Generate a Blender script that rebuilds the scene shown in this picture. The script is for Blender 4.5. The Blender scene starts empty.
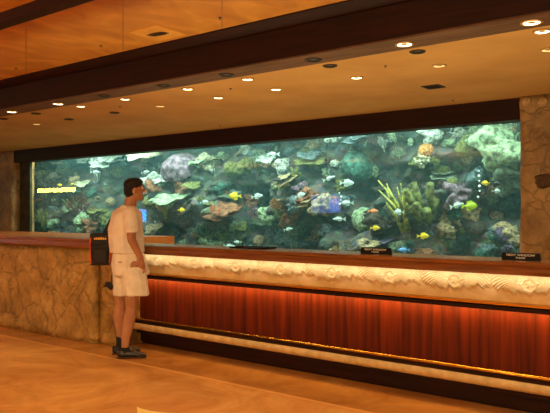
import bpy, bmesh, math, random
from mathutils import Vector, Matrix, noise
from mathutils.bvhtree import BVHTree
PI = math.pi
rnd = random.Random(7)
sc = bpy.context.scene
C = sc.collection
# ------------------------------------------------------------------ camera
FPX, HZ, CAMH = 652.0, 213.0, 1.45
DV = Vector((-0.6074, 0.7944, 0)); RV = Vector((0.7944, 0.6074, 0))
cam = bpy.data.cameras.new('camera'); co = bpy.data.objects.new('camera', cam); C.objects.link(co)
co.location = (0, 0, CAMH); co.rotation_euler = (PI/2, 0, math.radians(37.4))
cam.sensor_width = 36; cam.lens = FPX/550*36; cam.shift_y = (HZ-206.5)/550
cam.clip_start = .05; cam.clip_end = 200
sc.camera = co
def ray(px, py): return (DV + RV*((px-275)/FPX) + Vector((0, 0, (HZ-py)/FPX)))
O = Vector((0, 0, CAMH))
def on_z(px, py, z):
    r = ray(px, py); return O + r*((z-CAMH)/r.z)
def on_y(px, py, y):
    r = ray(px, py); return O + r*(y/r.y)

# ------------------------------------------------------------------ materials
def srgb(r, g, b):
    f = lambda c: (c/255/12.92) if c/255 <= .04045 else ((c/255+.055)/1.055)**2.4
    return (f(r), f(g), f(b), 1)
def mat(name, c1, c2=None, scale=5, rough=.6, metal=0, stretch=(1, 1, 1), bump=0, bscale=None, detail=4, emit=None, estr=0, c3=None, lo=.35, hi=.65, spec=.5, dist=0):
    m = bpy.data.materials.new(name); m.use_nodes = True
    nt = m.node_tree; N = nt.nodes; L = nt.links; b = N['Principled BSDF']
    b.inputs['Roughness'].default_value = rough; b.inputs['Metallic'].default_value = metal
    b.inputs['Specular IOR Level'].default_value = spec
    b.inputs['Base Color'].default_value = c1
    tc = N.new('ShaderNodeTexCoord'); mp = N.new('ShaderNodeMapping'); mp.inputs['Scale'].default_value = stretch
    L.new(tc.outputs['Object'], mp.inputs['Vector'])
    if c2:
        n = N.new('ShaderNodeTexNoise'); n.inputs['Scale'].default_value = scale; n.inputs['Detail'].default_value = detail
        n.inputs['Distortion'].default_value = dist
        L.new(mp.outputs[0], n.inputs['Vector'])
        r = N.new('ShaderNodeValToRGB'); L.new(n.outputs['Fac'], r.inputs['Fac'])
        r.color_ramp.elements[0].position = lo; r.color_ramp.elements[0].color = c1
        r.color_ramp.elements[1].position = hi; r.color_ramp.elements[1].color = c2
        if c3:
            e = r.color_ramp.elements.new((lo+hi)/2); e.color = c3
        L.new(r.outputs['Color'], b.inputs['Base Color'])
    if bump:
        n2 = N.new('ShaderNodeTexNoise'); n2.inputs['Scale'].default_value = bscale or scale*3; n2.inputs['Detail'].default_value = 5
        L.new(mp.outputs[0], n2.inputs['Vector'])
        bm_ = N.new('ShaderNodeBump'); bm_.inputs['Strength'].default_value = bump; bm_.inputs['Distance'].default_value = .02
        L.new(n2.outputs['Fac'], bm_.inputs['Height']); L.new(bm_.outputs[0], b.inputs['Normal'])
    if emit:
        b.inputs['Emission Color'].default_value = emit; b.inputs['Emission Strength'].default_value = estr
    return m
M = {}
M['ceil_low'] = mat('ceiling_plaster', srgb(205, 150, 78), srgb(190, 136, 66), 1.5, .8)
M['ceil_up'] = mat('gold_ceiling', srgb(214, 148, 50), srgb(176, 108, 28), 2.8, .6, dist=1.2, stretch=(1, .6, 1), detail=6, lo=.3, hi=.7)
M['dkwood'] = mat('dark_wood', srgb(36, 16, 9), srgb(50, 21, 11), 6, .55, spec=.15, stretch=(.3, 6, 6))
M['soffit'] = mat('soffit_wood', srgb(112, 78, 52), srgb(86, 56, 36), 4, .6, spec=.2, stretch=(.4, 4, 4))
M['black'] = mat('black_plastic', srgb(16, 15, 15), rough=.6, spec=.2)
M['topwood'] = mat('polished_wood', srgb(140, 86, 44), srgb(104, 58, 28), 5, .22, stretch=(.5, 9, 9))
M['capwood'] = mat('cap_wood', srgb(150, 92, 42), srgb(118, 66, 30), 5, .28, stretch=(.5, 9, 9))
M['cream'] = mat('cream_cast_stone', srgb(226, 204, 160), srgb(206, 180, 132), 9, .65, bump=.15, bscale=60)
M['brass'] = mat('polished_brass', srgb(214, 160, 60), rough=.22, metal=1)
M['ring'] = mat('lamp_trim', srgb(200, 160, 100), rough=.35, metal=.6)
M['ringdk'] = mat('dark_lamp_trim', srgb(50, 34, 24), rough=.5)
M['shadebulb'] = mat('unlit_lamp_recess', srgb(44, 30, 20), rough=.7, spec=.2)
M['lit'] = mat('lit_lamp', srgb(255, 235, 190), emit=srgb(255, 225, 170), estr=7)
M['dimlit'] = mat('dim_lamp', srgb(255, 225, 170), emit=srgb(255, 200, 120), estr=1.4)
M['red'] = mat('bezel', srgb(30, 28, 30))
M['tankwall'] = mat('tank_side_wall', srgb(28, 60, 62), srgb(16, 36, 40), 2, .8)
M['white_text'] = mat('white_lettering', srgb(225, 225, 215))
# wood panels: vertical grain
def wood_panel():
    m = mat('red_mahogany_panel', srgb(60, 17, 5), srgb(108, 36, 10), 3, .5, spec=.15, stretch=(7, 7, .35), detail=6, lo=.3, hi=.72, dist=.4)
    return m
M['panel'] = wood_panel()
def stone(name, a, b_, c, vein=.35, sc1=2.2):
    m = bpy.data.materials.new(name); m.use_nodes = True
    nt = m.node_tree; N = nt.nodes; L = nt.links; b = N['Principled BSDF']; b.inputs['Roughness'].default_value = .55
    tc = N.new('ShaderNodeTexCoord')
    n = N.new('ShaderNodeTexNoise'); n.inputs['Scale'].default_value = sc1; n.inputs['Detail'].default_value = 10; n.inputs['Roughness'].default_value = .75
    L.new(tc.outputs['Object'], n.inputs['Vector'])
    r = N.new('ShaderNodeValToRGB'); L.new(n.outputs['Fac'], r.inputs['Fac'])
    r.color_ramp.elements[0].position = .33; r.color_ramp.elements[0].color = a
    r.color_ramp.elements[1].position = .68; r.color_ramp.elements[1].color = b_
    e = r.color_ramp.elements.new(.5); e.color = c
    # cracks: distorted voronoi edges
    ad = N.new('ShaderNodeMixRGB'); ad.blend_type = 'LINEAR_LIGHT'; ad.inputs['Fac'].default_value = .22
    n3 = N.new('ShaderNodeTexNoise'); n3.inputs['Scale'].default_value = 3.5; n3.inputs['Detail'].default_value = 4
    L.new(tc.outputs['Object'], n3.inputs['Vector'])
    L.new(tc.outputs['Object'], ad.inputs['Color1']); L.new(n3.outputs['Color'], ad.inputs['Color2'])
    v = N.new('ShaderNodeTexVoronoi'); v.feature = 'DISTANCE_TO_EDGE'; v.inputs['Scale'].default_value = 2.6
    L.new(ad.outputs[0], v.inputs['Vector'])
    vr = N.new('ShaderNodeValToRGB'); vr.color_ramp.elements[0].position = 0; vr.color_ramp.elements[0].color = (vein, vein, vein, 1)
    vr.color_ramp.elements[1].position = .06; vr.color_ramp.elements[1].color = (1, 1, 1, 1)
    L.new(v.outputs['Distance'], vr.inputs['Fac'])
    mx = N.new('ShaderNodeMixRGB'); mx.blend_type = 'MULTIPLY'; mx.inputs['Fac'].default_value = .5
    L.new(r.outputs[0], mx.inputs['Color1']); L.new(vr.outputs[0], mx.inputs['Color2']); L.new(mx.outputs[0], b.inputs['Base Color'])
    bp = N.new('ShaderNodeBump'); bp.inputs['Strength'].default_value = .5; bp.inputs['Distance'].default_value = .03
    n4 = N.new('ShaderNodeTexNoise'); n4.inputs['Scale'].default_value = 14; n4.inputs['Detail'].default_value = 6
    L.new(tc.outputs['Object'], n4.inputs['Vector'])
    mu = N.new('ShaderNodeMath'); mu.operation = 'ADD'; L.new(n4.outputs['Fac'], mu.inputs[0]); L.new(vr.outputs[0], mu.inputs[1])
    L.new(mu.outputs[0], bp.inputs['Height']); L.new(bp.outputs[0], b.inputs['Normal'])
    return m
M['stone'] = stone('tan_coral_stone', srgb(122, 88, 36), srgb(212, 172, 98), srgb(172, 132, 62))
M['pillar'] = stone('brown_stone', srgb(120, 86, 50), srgb(196, 152, 92), srgb(158, 118, 68))
def floor_mat():
    m = bpy.data.materials.new('polished_amber_marble'); m.use_nodes = True
    nt = m.node_tree; N = nt.nodes; L = nt.links; b = N['Principled BSDF']
    b.inputs['Roughness'].default_value = .2; b.inputs['Specular IOR Level'].default_value = .6
    tc = N.new('ShaderNodeTexCoord')
    n = N.new('ShaderNodeTexNoise'); n.inputs['Scale'].default_value = 1.4; n.inputs['Detail'].default_value = 9; n.inputs['Roughness'].default_value = .7; n.inputs['Distortion'].default_value = .8
    L.new(tc.outputs['Object'], n.inputs['Vector'])
    r = N.new('ShaderNodeValToRGB'); L.new(n.outputs['Fac'], r.inputs['Fac'])
    r.color_ramp.elements[0].position = .32; r.color_ramp.elements[0].color = srgb(186, 116, 54)
    r.color_ramp.elements[1].position = .7; r.color_ramp.elements[1].color = srgb(238, 174, 96)
    # border band next to the counter, multiplied darker, with a thin pale line
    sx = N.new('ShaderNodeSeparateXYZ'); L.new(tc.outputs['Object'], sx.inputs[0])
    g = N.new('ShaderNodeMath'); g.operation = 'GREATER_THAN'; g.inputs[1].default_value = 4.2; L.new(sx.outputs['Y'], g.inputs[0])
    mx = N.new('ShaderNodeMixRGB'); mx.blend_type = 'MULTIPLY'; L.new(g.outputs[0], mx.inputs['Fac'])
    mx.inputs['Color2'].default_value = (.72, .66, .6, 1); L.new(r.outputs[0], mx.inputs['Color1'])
    a = N.new('ShaderNodeMath'); a.operation = 'COMPARE'; a.inputs[1].default_value = 4.18; a.inputs[2].default_value = .02; L.new(sx.outputs['Y'], a.inputs[0])
    m2 = N.new('ShaderNodeMixRGB'); m2.inputs['Color2'].default_value = srgb(236, 172, 98)
    mm = N.new('ShaderNodeMath'); mm.operation = 'MULTIPLY'; mm.inputs[1].default_value = .6; L.new(a.outputs[0], mm.inputs[0])
    L.new(mm.outputs[0], m2.inputs['Fac']); L.new(mx.outputs[0], m2.inputs['Color1']); L.new(m2.outputs[0], b.inputs['Base Color'])
    bp = N.new('ShaderNodeBump'); bp.inputs['Strength'].default_value = .08; bp.inputs['Distance'].default_value = .02
    n4 = N.new('ShaderNodeTexNoise'); n4.inputs['Scale'].default_value = 4; L.new(tc.outputs['Object'], n4.inputs['Vector'])
    L.new(n4.outputs['Fac'], bp.inputs['Height']); L.new(bp.outputs[0], b.inputs['Normal'])
    return m
M['floor'] = floor_mat()
# reef colours
COL = {'grey-green': (112, 128, 98), 'pale green': (158, 186, 138), 'olive': (118, 122, 52), 'tan': (180, 150, 104), 'mauve': (138, 108, 128),
       'blue-grey': (104, 128, 134), 'cream': (190, 186, 146), 'yellow': (196, 192, 70), 'rust': (156, 92, 54), 'pink': (184, 124, 114),
       'teal': (56, 112, 98), 'dark brown': (72, 60, 46), 'white': (196, 208, 196), 'purple': (96, 76, 112), 'orange': (206, 128, 54)}
def reefmat(c):
    k = 'reef_'+c.replace(' ', '_').replace('-', '_')
    if k not in M:
        r, g, b = COL[c]
        gy = (r+g+b)/3; k0 = .78; r, g, b = [(gy*.92*(1-k0)+q*k0)*.86 for q in (r, g, b)]; g = g*1.03
        M[k] = mat(k, srgb(r*.55, g*.55, b*.55), srgb(min(255, r*1.15), min(255, g*1.15), min(255, b*1.15)), 9, .8, bump=.8, bscale=22, detail=6, lo=.36, hi=.62, spec=.2)
    return M[k]

# ------------------------------------------------------------------ object helpers
def mesh_obj(name, verts, faces, m=None, parent=None, smooth=False, loc=None):
    me = bpy.data.meshes.new(name); me.from_pydata([tuple(v) for v in verts], [], faces); me.update()
    if smooth:
        for p in me.polygons: p.use_smooth = True
    o = bpy.data.objects.new(name, me); C.objects.link(o)
    if m: me.materials.append(m)
    if parent: o.parent = parent
    if loc is not None: o.location = loc
    return o
def bm_obj(name, bm, m=None, parent=None, smooth=False, loc=None):
    bmesh.ops.recalc_face_normals(bm, faces=bm.faces[:])
    me = bpy.data.meshes.new(name); bm.to_mesh(me); bm.free()
    if smooth:
        for p in me.polygons: p.use_smooth = True
    o = bpy.data.objects.new(name, me); C.objects.link(o)
    if m: me.materials.append(m)
    if parent: o.parent = parent
    if loc is not None: o.location = loc
    return o
def add_box(bm, x0, x1, y0, y1, z0, z1, bev=0):
    r = bmesh.ops.create_cube(bm, size=1)
    vs = r['verts']
    bmesh.ops.scale(bm, vec=(x1-x0, y1-y0, z1-z0), verts=vs)
    bmesh.ops.translate(bm, vec=((x0+x1)/2, (y0+y1)/2, (z0+z1)/2), verts=vs)
    if bev:
        es = list({e for v in vs for e in v.link_edges})
        bmesh.ops.bevel(bm, geom=es, offset=bev, segments=2, affect='EDGES', profile=.5)
def box(name, x0, x1, y0, y1, z0, z1, m, parent=None, bev=0, loc=None):
    bm = bmesh.new(); add_box(bm, x0, x1, y0, y1, z0, z1, bev); return bm_obj(name, bm, m, parent, loc=loc)
def prism_x(name, prof, x0, x1, m, parent=None, smooth=False):
    n = len(prof); v = [(x0, y, z) for y, z in prof]+[(x1, y, z) for y, z in prof]
    f = [(i, (i+1) % n, n+(i+1) % n, n+i) for i in range(n)]+[tuple(range(n)), tuple(range(2*n-1, n-1, -1))]
    return mesh_obj(name, v, f, m, parent, smooth)
def empty(name, loc, rz=0):
    o = bpy.data.objects.new(name, None); C.objects.link(o); o.location = loc; o.rotation_euler = (0, 0, rz); o.empty_display_size = .1; return o
def tag(o, label, cat, group=None):
    o['label'] = label; o['category'] = cat
    if group: o['group'] = group
    return o
def struct(o): o['kind'] = 'structure'; return o
def tube(bm, pts, rads, seg=8, cap=True):
    rings = []; up = Vector((.13, .21, 1)).normalized()
    for i, p in enumerate(pts):
        p = Vector(p)
        a = Vector(pts[max(0, i-1)]); b = Vector(pts[min(len(pts)-1, i+1)])
        t = (b-a).normalized(); u = t.cross(up)
        if u.length < .05: u = t.cross(Vector((1, 0, 0)))
        u.normalize(); w = t.cross(u)
        r = rads[i] if isinstance(rads, (list, tuple)) else rads
        rings.append([bm.verts.new(p+u*math.cos(k*2*PI/seg)*r+w*math.sin(k*2*PI/seg)*r) for k in range(seg)])
    for i in range(len(rings)-1):
        for k in range(seg): bm.faces.new((rings[i][k], rings[i][(k+1) % seg], rings[i+1][(k+1) % seg], rings[i+1][k]))
    if cap: bm.faces.new(rings[0][::-1]); bm.faces.new(rings[-1])
def lathe(bm, prof, seg=24, off=(0, 0, 0)):
    rings = [[bm.verts.new((off[0]+r*math.cos(k*2*PI/seg), off[1]+r*math.sin(k*2*PI/seg), off[2]+z)) for k in range(seg)] for r, z in prof]
    for i in range(len(rings)-1):
        for k in range(seg): bm.faces.new((rings[i][k], rings[i][(k+1) % seg], rings[i+1][(k+1) % seg], rings[i+1][k]))
    bm.faces.new(rings[0]); bm.faces.new(rings[-1])
def area(name, loc, rot, sx, sy, energy, col, spread=None):
    l = bpy.data.lights.new(name, 'AREA'); l.shape = 'RECTANGLE'; l.size = sx; l.size_y = sy; l.energy = energy; l.color = col[:3]
    if spread: l.spread = spread
    o = bpy.data.objects.new(name, l); C.objects.link(o); o.location = loc; o.rotation_euler = rot; return o
def spot(name, loc, energy, col, ang=1.6, blend=.7, rot=(0, 0, 0), rad=.05):
    l = bpy.data.lights.new(name, 'SPOT'); l.energy = energy; l.color = col[:3]; l.spot_size = ang; l.spot_blend = blend; l.shadow_soft_size = rad
    o = bpy.data.objects.new(name, l); C.objects.link(o); o.location = loc; o.rotation_euler = rot; return o

# ------------------------------------------------------------------ setting
XL, XR = -24.0, 5.0
YG = 9.0                       # plane of the tank glass
ZL, ZU = 2.98, 3.30            # lower and upper ceilings
fl = struct(box('floor', XL, XR, -7, YG+.02, -.1, 0, M['floor']))
c1 = box('ceiling', XL, XR, 5.42, YG+.3, ZL, ZL+.1, M['ceil_low']); struct(c1)
c2 = box('ceiling', XL, XR, -7, 4.9, ZU, ZU+.1, M['ceil_up']); struct(c2)
# big dark beam with its stepped crown and the paler soffit under it
struct(prism_x('trim_1', [(5.06, 2.95), (5.06, 3.235), (4.98, 3.25), (4.88, 3.285), (4.88, 3.36), (5.5, 3.36), (5.5, 2.97), (5.42, 2.95)], XL, XR, M['dkwood']))
struct(box('trim_2', XL, XR, 5.065, 5.42, 2.935, 2.9505, M['soffit']))
struct(box('trim_3', XL, XR, 3.24, 3.36, 3.2, ZU+.01, M['dkwood']))
# ceiling board joints (shallow dark grooves) running slantwise
k = 4
for px in (26, 123, 222):
    a = on_z(px, 100, ZU); b = on_z(px, 20, ZU); d = (b-a).normalized()
    t0 = (3.40-a.y)/d.y; t1 = (4.86-a.y)/d.y
    p, q = a+d*t0, a+d*t1; s = Vector((-d.y, d.x, 0))*.008
    v = [p-s, p+s, q+s, q-s]; v = [w-Vector((0, 0, .002)) for w in v]+[w+Vector((0, 0, .003)) for w in v]
    struct(mesh_obj('trim_%d' % k, v, [(0, 1, 2, 3), (4, 7, 6, 5), (0, 4, 5, 1), (1, 5, 6, 2), (2, 6, 7, 3), (3, 7, 4, 0)], mat('joint_%d' % k, srgb(166, 108, 38)))); k += 1
# tank wall plane
xl = on_y(30, 200, YG).x; xr = on_y(520, 200, YG-.22).x
xs0 = on_y(16, 200, YG-.1).x; xp0 = on_y(2, 200, YG-.1).x
struct(prism_x('trim_7', [(YG-.16, 2.69), (YG-.16, ZL), (YG+.14, ZL), (YG+.14, 2.695), (YG-.1, 2.695)], XL, xr+.02, M['dkwood']))
WB = .5                         # sill of the tank window
w = box('wall_tank', XL, XR, YG-.04, YG+.2, 0, WB, M['dkwood']); struct(w)
# stone pillars either side, their faces broken by shallow relief
def stone_block(name, x0, x1, y0, y1, z0, z1, m, res=.07, amp=.02):
    bm = bmesh.new(); add_box(bm, x0, x1, y0, y1, z0, z1)
    n = int(max(x1-x0, y1-y0, z1-z0)/res)
    # cut each direction separately so that cells are about square
    for ax, (a, b) in enumerate(((x0, x1), (y0, y1), (z0, z1))):
        m_ = max(1, int((b-a)/res))
        for i in range(1, m_):
            no = [0, 0, 0]; no[ax] = 1; pc = [0, 0, 0]; pc[ax] = a+(b-a)*i/m_
            bmesh.ops.bisect_plane(bm, geom=bm.verts[:]+bm.edges[:]+bm.faces[:], plane_co=pc, plane_no=no)
    bm.normal_update()
    for v in bm.verts:
        d = noise.fractal(v.co*2.5, 1, 2, 4)*amp
        if v.co.z < z1-.01 and v.co.z > z0+.01: v.co += v.normal*d
    return bm_obj(name, bm, m, smooth=True)
struct(stone_block('wall_right', xr, XR, YG-.22, YG+.4, 0, ZL, M['pillar'], .09, .03))
struct(stone_block('wall_left', xp0, xs0, YG-.2, YG+.4, 0, ZL, M['pillar'], .09, .03))
struct(box('trim_8', xs0, xl, YG, YG+.06, .4, ZL, mat('weathered_stone_edge', srgb(84, 76, 48), srgb(48, 50, 36), 5, .8)))
# second tank window further left, past the left pillar: its dark frame
struct(box('trim_9', XL, xp0, YG, YG+.2, WB, ZL, M['dkwood']))
# rest of the lobby behind the camera
wallb = mat('lobby_wall', srgb(190, 140, 80), srgb(160, 112, 60), 3, .8)
struct(box('wall_back', XL, XR, -7.1, -7, 0, ZU, wallb))

# glass
def glass():
    m = bpy.data.materials.new('tank_glass'); m.use_nodes = True
    nt = m.node_tree; N = nt.nodes; L = nt.links; N.clear()
    o = N.new('ShaderNodeOutputMaterial'); t = N.new('ShaderNodeBsdfTransparent'); g = N.new('ShaderNodeBsdfGlossy'); g.inputs['Roughness'].default_value = .01
    t.inputs['Color'].default_value = (.94, .98, .96, 1)
    f = N.new('ShaderNodeFresnel'); f.inputs['IOR'].default_value = 1.45; mx = N.new('ShaderNodeMixShader')
    L.new(f.outputs[0], mx.inputs[0]); L.new(t.outputs[0], mx.inputs[1]); L.new(g.outputs[0], mx.inputs[2]); L.new(mx.outputs[0], o.inputs['Surface'])
    return m
gl = mesh_obj('window_1', [(xl-.05, YG+.1, WB), (xr+.3, YG+.1, WB), (xr+.3, YG+.1, 2.8), (xl-.05, YG+.1, 2.8)], [(0, 1, 2, 3)], glass()); struct(gl)

# ------------------------------------------------------------------ tank interior
TX0, TX1 = xl-3.2, xr+1.6
struct(box('wall_tank_back', TX0-.3, TX1+.3, 13.6, 13.7, 0, 3.6, M['tankwall']))
struct(box('wall_tank_left', TX0-.35, TX0-.25, YG+.3, 13.7, 0, 3.6, M['tankwall']))
struct(box('wall_tank_right', TX1+.2, TX1+.3, YG+.42, 13.7, 0, 3.6, M['tankwall']))
struct(box('floor_tank', TX0-.3, TX1+.3, YG+.21, 13.7, .3, .42, mat('sand', srgb(150, 150, 120), srgb(110, 120, 96), 8, .9)))
def wallY(x, z):
    base = 10.15 + .9*max(0, (z-.4)/2.4)**1.3
    n1 = noise.fractal(Vector((x*.55, z*.8, 3.1)), 1, 2, 3)*.75
    n2 = noise.fractal(Vector((x*1.9, z*2.4, 8.7)), 1, 2, 4)*.28
    y = base - n1 - n2
    # deep dark bays in the reef
    for cx, cz, r, d in BAYS: y += d*math.exp(-((x-cx)**2/(r*r)+(z-cz)**2/(r*r*.8)))
    # water open above at places
    return max(9.45, y)
BAYS = []
for px, py, r, d in ((492, 200, .45, 1.6), (300, 228, .5, .8), (245, 200, .55, 1.0), (350, 225, .4, .8), (120, 200, .7, 1.2), (45, 175, .8, 1.2), (460, 170, .3, .6), (350, 190, .35, .9)):
    p = on_y(px, py, 10.5); BAYS.append((p.x, p.z, r, d))
nx, nz = 380, 74
V, F = [], []
for j in range(nz+1):
    for i in range(nx+1):
        x = TX0-.2+(TX1-TX0+.4)*i/nx; z = .35+2.65*j/nz
        y = wallY(x, z) - .07*abs(noise.noise(Vector((x*7, z*7, 0))))*2 - .05*noise.noise(Vector((x*15, z*15, 3)))
        V.append((x, y, z))
for j in range(nz):
    for i in range(nx):
        a = j*(nx+1)+i; F.append((a, a+1, a+nx+2, a+nx+1))
def reef_wall_mat():
    m = bpy.data.materials.new('living_reef_rock'); m.use_nodes = True
    nt = m.node_tree; N = nt.nodes; L = nt.links; b = N['Principled BSDF']; b.inputs['Roughness'].default_value = .85; b.inputs['Specular IOR Level'].default_value = .2
    tc = N.new('ShaderNodeTexCoord')
    n = N.new('ShaderNodeTexNoise'); n.inputs['Scale'].default_value = 2.4; n.inputs['Detail'].default_value = 6
    L.new(tc.outputs['Object'], n.inputs['Vector'])
    r = N.new('ShaderNodeValToRGB'); L.new(n.outputs['Fac'], r.inputs['Fac'])
    cr = r.color_ramp; cols = [(.25, (24, 44, 46)), (.38, (58, 80, 62)), (.46, (86, 84, 58)), (.52, (76, 104, 96)), (.58, (112, 84, 82)), (.66, (118, 128, 78)), (.78, (160, 160, 120))]
    cr.elements[0].position = cols[0][0]; cr.elements[0].color = srgb(*cols[0][1]); cr.elements[1].position = cols[-1][0]; cr.elements[1].color = srgb(*cols[-1][1])
    for p, c in cols[1:-1]: e = cr.elements.new(p); e.color = srgb(*c)
    v = N.new('ShaderNodeTexVoronoi'); v.inputs['Scale'].default_value = 9; L.new(tc.outputs['Object'], v.inputs['Vector'])
    mx = N.new('ShaderNodeMixRGB'); mx.blend_type = 'OVERLAY'; mx.inputs['Fac'].default_value = .45
    L.new(r.outputs[0], mx.inputs['Color1']); L.new(v.outputs['Color'], mx.inputs['Color2'])
    hs = N.new('ShaderNodeHueSaturation'); hs.inputs['Saturation'].default_value = .65; L.new(mx.outputs[0], hs.inputs['Color'])
    hs.inputs['Value'].default_value = .55; L.new(hs.outputs[0], b.inputs['Base Color'])
    bp = N.new('ShaderNodeBump'); bp.inputs['Strength'].default_value = 1; bp.inputs['Distance'].default_value = .06
    n4 = N.new('ShaderNodeTexNoise'); n4.inputs['Scale'].default_value = 12; n4.inputs['Detail'].default_value = 8
    L.new(tc.outputs['Object'], n4.inputs['Vector']); L.new(n4.outputs['Fac'], bp.inputs['Height']); L.new(bp.outputs[0], b.inputs['Normal'])
    return m
struct(mesh_obj('wall_reef', V, F, reef_wall_mat(), smooth=True))
bvh = BVHTree.FromPolygons([Vector(v) for v in V], F)
def hit(px, py):
    r = ray(px, py).normalized(); loc, nor, i, d = bvh.ray_cast(O, r, 60)
    if loc is None: return on_y(px, py, 10.8), Vector((0, -1, 0))
    if nor.dot(r) > 0: nor = -nor
    return loc, nor

# --- reef life builders: each returns a mesh about 1 unit wide, base at origin, growing along +Z
def blobby(seed, amp=.25, sub=4, squash=(1, 1, .8), freq=1.6, dome=False):
    bm = bmesh.new(); bmesh.ops.create_icosphere(bm, subdivisions=sub, radius=.5)
    off = Vector((seed*3.7, seed*1.3, 0))
    for v in bm.verts:
        p = v.co.copy(); d = noise.fractal(p*freq*2+off, 1, 2, 4)
        v.co = Vector((p.x*squash[0], p.y*squash[1], p.z*squash[2]))*(1+d*amp)
        if dome and v.co.z < -.08: v.co.z = -.08
    return bm
def k_rock(s): return blobby(s, .75, 4, (1, .85, .75), 1.1)
def k_brain(s):
    bm = blobby(s, .14, 5, (1, 1, .8), .8, True)
    for v in bm.verts:
        if v.co.z > 0:
            q = v.co*13; w_ = math.sin(q.x+2.2*noise.noise(v.co*5+Vector((s, 0, 0))))*math.sin(q.y+2.2*noise.noise(v.co*5))
            v.co *= 1+.05*w_
    return bm
def k_table(s):
    bm = bmesh.new(); r_ = random.Random(s); n = 40
    for lay in range(r_.choice((1, 2, 3))):
        z0 = .12+lay*.13; off = Vector((r_.uniform(-.15, .15)*lay, r_.uniform(-.15, .15)*lay, 0)); R = .5-.09*lay
        rings = []
        for (rr, zz) in ((.1, z0-.14), (.35, z0-.05), (1, z0+.03), (1.02, z0+.045), (.7, z0+.035), (.05, z0+.0)):
            ring = []
            for k_ in range(n):
                a = k_*2*PI/n; w_ = 1+.16*math.sin(3*a+s)+.09*math.sin(7*a+s*2)+.05*math.sin(15*a)
                if rr < .5: w_ = 1
                ring.append(bm.verts.new(off+Vector((math.cos(a)*R*rr*w_, math.sin(a)*R*rr*w_, zz+.03*math.sin(4*a+s)*rr))))
            rings.append(ring)
        for i in range(len(rings)-1):
            for k_ in range(n): bm.faces.new((rings[i][k_], rings[i][(k_+1) % n], rings[i+1][(k_+1) % n], rings[i+1][k_]))
        bm.faces.new(rings[0]); bm.faces.new(rings[-1])
    tube(bm, [(0, 0, -.1), (0, 0, .12)], [.14, .09])
    return bm
def branch(bm, p, d, l, r, depth, rr, flat=False, spread=.6):
    q = p+d*l; mid = p+d*l*.5+Vector((rr.uniform(-1, 1), rr.uniform(-1, 1)*(0 if flat else 1), 0))*l*.08
    tube(bm, [p, mid, q], [r, r*.9, r*.75], 6)
    if depth == 0: return
    for i in range(rr.choice((2, 3)) if depth > 1 else 2):
        a = rr.uniform(-spread, spread)*1.4; b_ = 0 if flat else rr.uniform(-spread, spread)*1.4
        nd = (d+Vector((a, b_, rr.uniform(-.1, .35)))).normalized()
        branch(bm, q, nd, l*rr.uniform(.65, .9), r*.75, depth-1, rr, flat, spread)
def k_branching(s):
    bm = bmesh.new(); rr = random.Random(s)
    for i in range(7):
        a = i*2*PI/7; d = Vector((math.cos(a)*.7, math.sin(a)*.7, .8)).normalized()
        branch(bm, Vector((0, 0, -.05)), d, .22, .042, 2, rr)
    return bm
def k_fan(s):
    bm = bmesh.new(); rr = random.Random(s)
    tube(bm, [(0, 0, -.05), (0, 0, .12)], [.03, .025], 6)
    for i in range(7):
        a = -1.15+2.3*i/6; branch(bm, Vector((0, 0, .1)), Vector((math.sin(a), 0, math.cos(a))), .24, .017, 3, rr, True, .45)
    return bm
def k_tubes(s):
    bm = bmesh.new(); rr = random.Random(s)
    for i in range(rr.randint(5, 8)):
        a = rr.uniform(0, 2*PI); r0 = rr.uniform(.02, .16); h = rr.uniform(.4, .95); w_ = rr.uniform(.06, .1)
        b0 = Vector((math.cos(a)*r0, math.sin(a)*r0, -.05)); b1 = b0+Vector((math.cos(a)*.22, math.sin(a)*.22, h)); m_ = (b0+b1)/2
        tube(bm, [b0, m_, b1, b1-(b1-b0)*.03, b1-(b1-b0)*.3], [w_*.7, w_*.95, w_*1.1, w_*.75, w_*.6], 10)
    return bm
def k_cauli(s):
    bm = bmesh.new(); rr = random.Random(s)
    for i in range(34):
        u = rr.uniform(.05, 1); a = rr.uniform(0, 2*PI); ph = math.acos(u); r = rr.uniform(.34, .42)
        c = Vector((math.sin(ph)*math.cos(a), math.sin(ph)*math.sin(a), math.cos(ph)*.75))*r
        bmesh.ops.create_icosphere(bm, subdivisions=2, radius=rr.uniform(.08, .12), matrix=Matrix.Translation(c))
    bmesh.ops.create_icosphere(bm, subdivisions=3, radius=.34, matrix=Matrix.Diagonal((1, 1, .75, 1)))
    return bm
def k_anemone(s):
    bm = bmesh.new(); rr = random.Random(s)
    bmesh.ops.create_icosphere(bm, subdivisions=3, radius=.3, matrix=Matrix.Diagonal((1, 1, .5, 1)))
    for i in range(60):
        a = rr.uniform(0, 2*PI); t = rr.uniform(0, .9); d = Vector((math.cos(a)*t, math.sin(a)*t, 1-.6*t*t)).normalized()
        p = d*.2; q = p+d*.17; e_ = q+(d+Vector((rr.uniform(-.8, .8), rr.uniform(-.8, .8), .3))).normalized()*.16
        tube(bm, [p, q, e_], [.03, .026, .02], 5)
    return bm
def k_grass(s):
    bm = bmesh.new(); rr = random.Random(s)
    for i in range(16):
        a = rr.uniform(0, 2*PI); r0 = rr.uniform(0, .12); l = rr.uniform(.6, 1.05); bx_ = rr.uniform(-.5, .5); by_ = rr.uniform(-.3, .3)
        p = Vector((math.cos(a)*r0, math.sin(a)*r0, -.04)); pts = [p+Vector((bx_*t*t, by_*t*t, l*t)) for t in (0, .33, .66, 1)]
        tube(bm, pts, [.022, .031, .024, .01], 6)
    return bm
KB = {'reef_rock': k_rock, 'brain_coral': k_brain, 'table_coral': k_table, 'branching_coral': k_branching, 'sea_fan': k_fan, 'tube_sponge': k_tubes, 'cauliflower_coral': k_cauli, 'anemone': k_anemone, 'whip_coral': k_grass}
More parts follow.
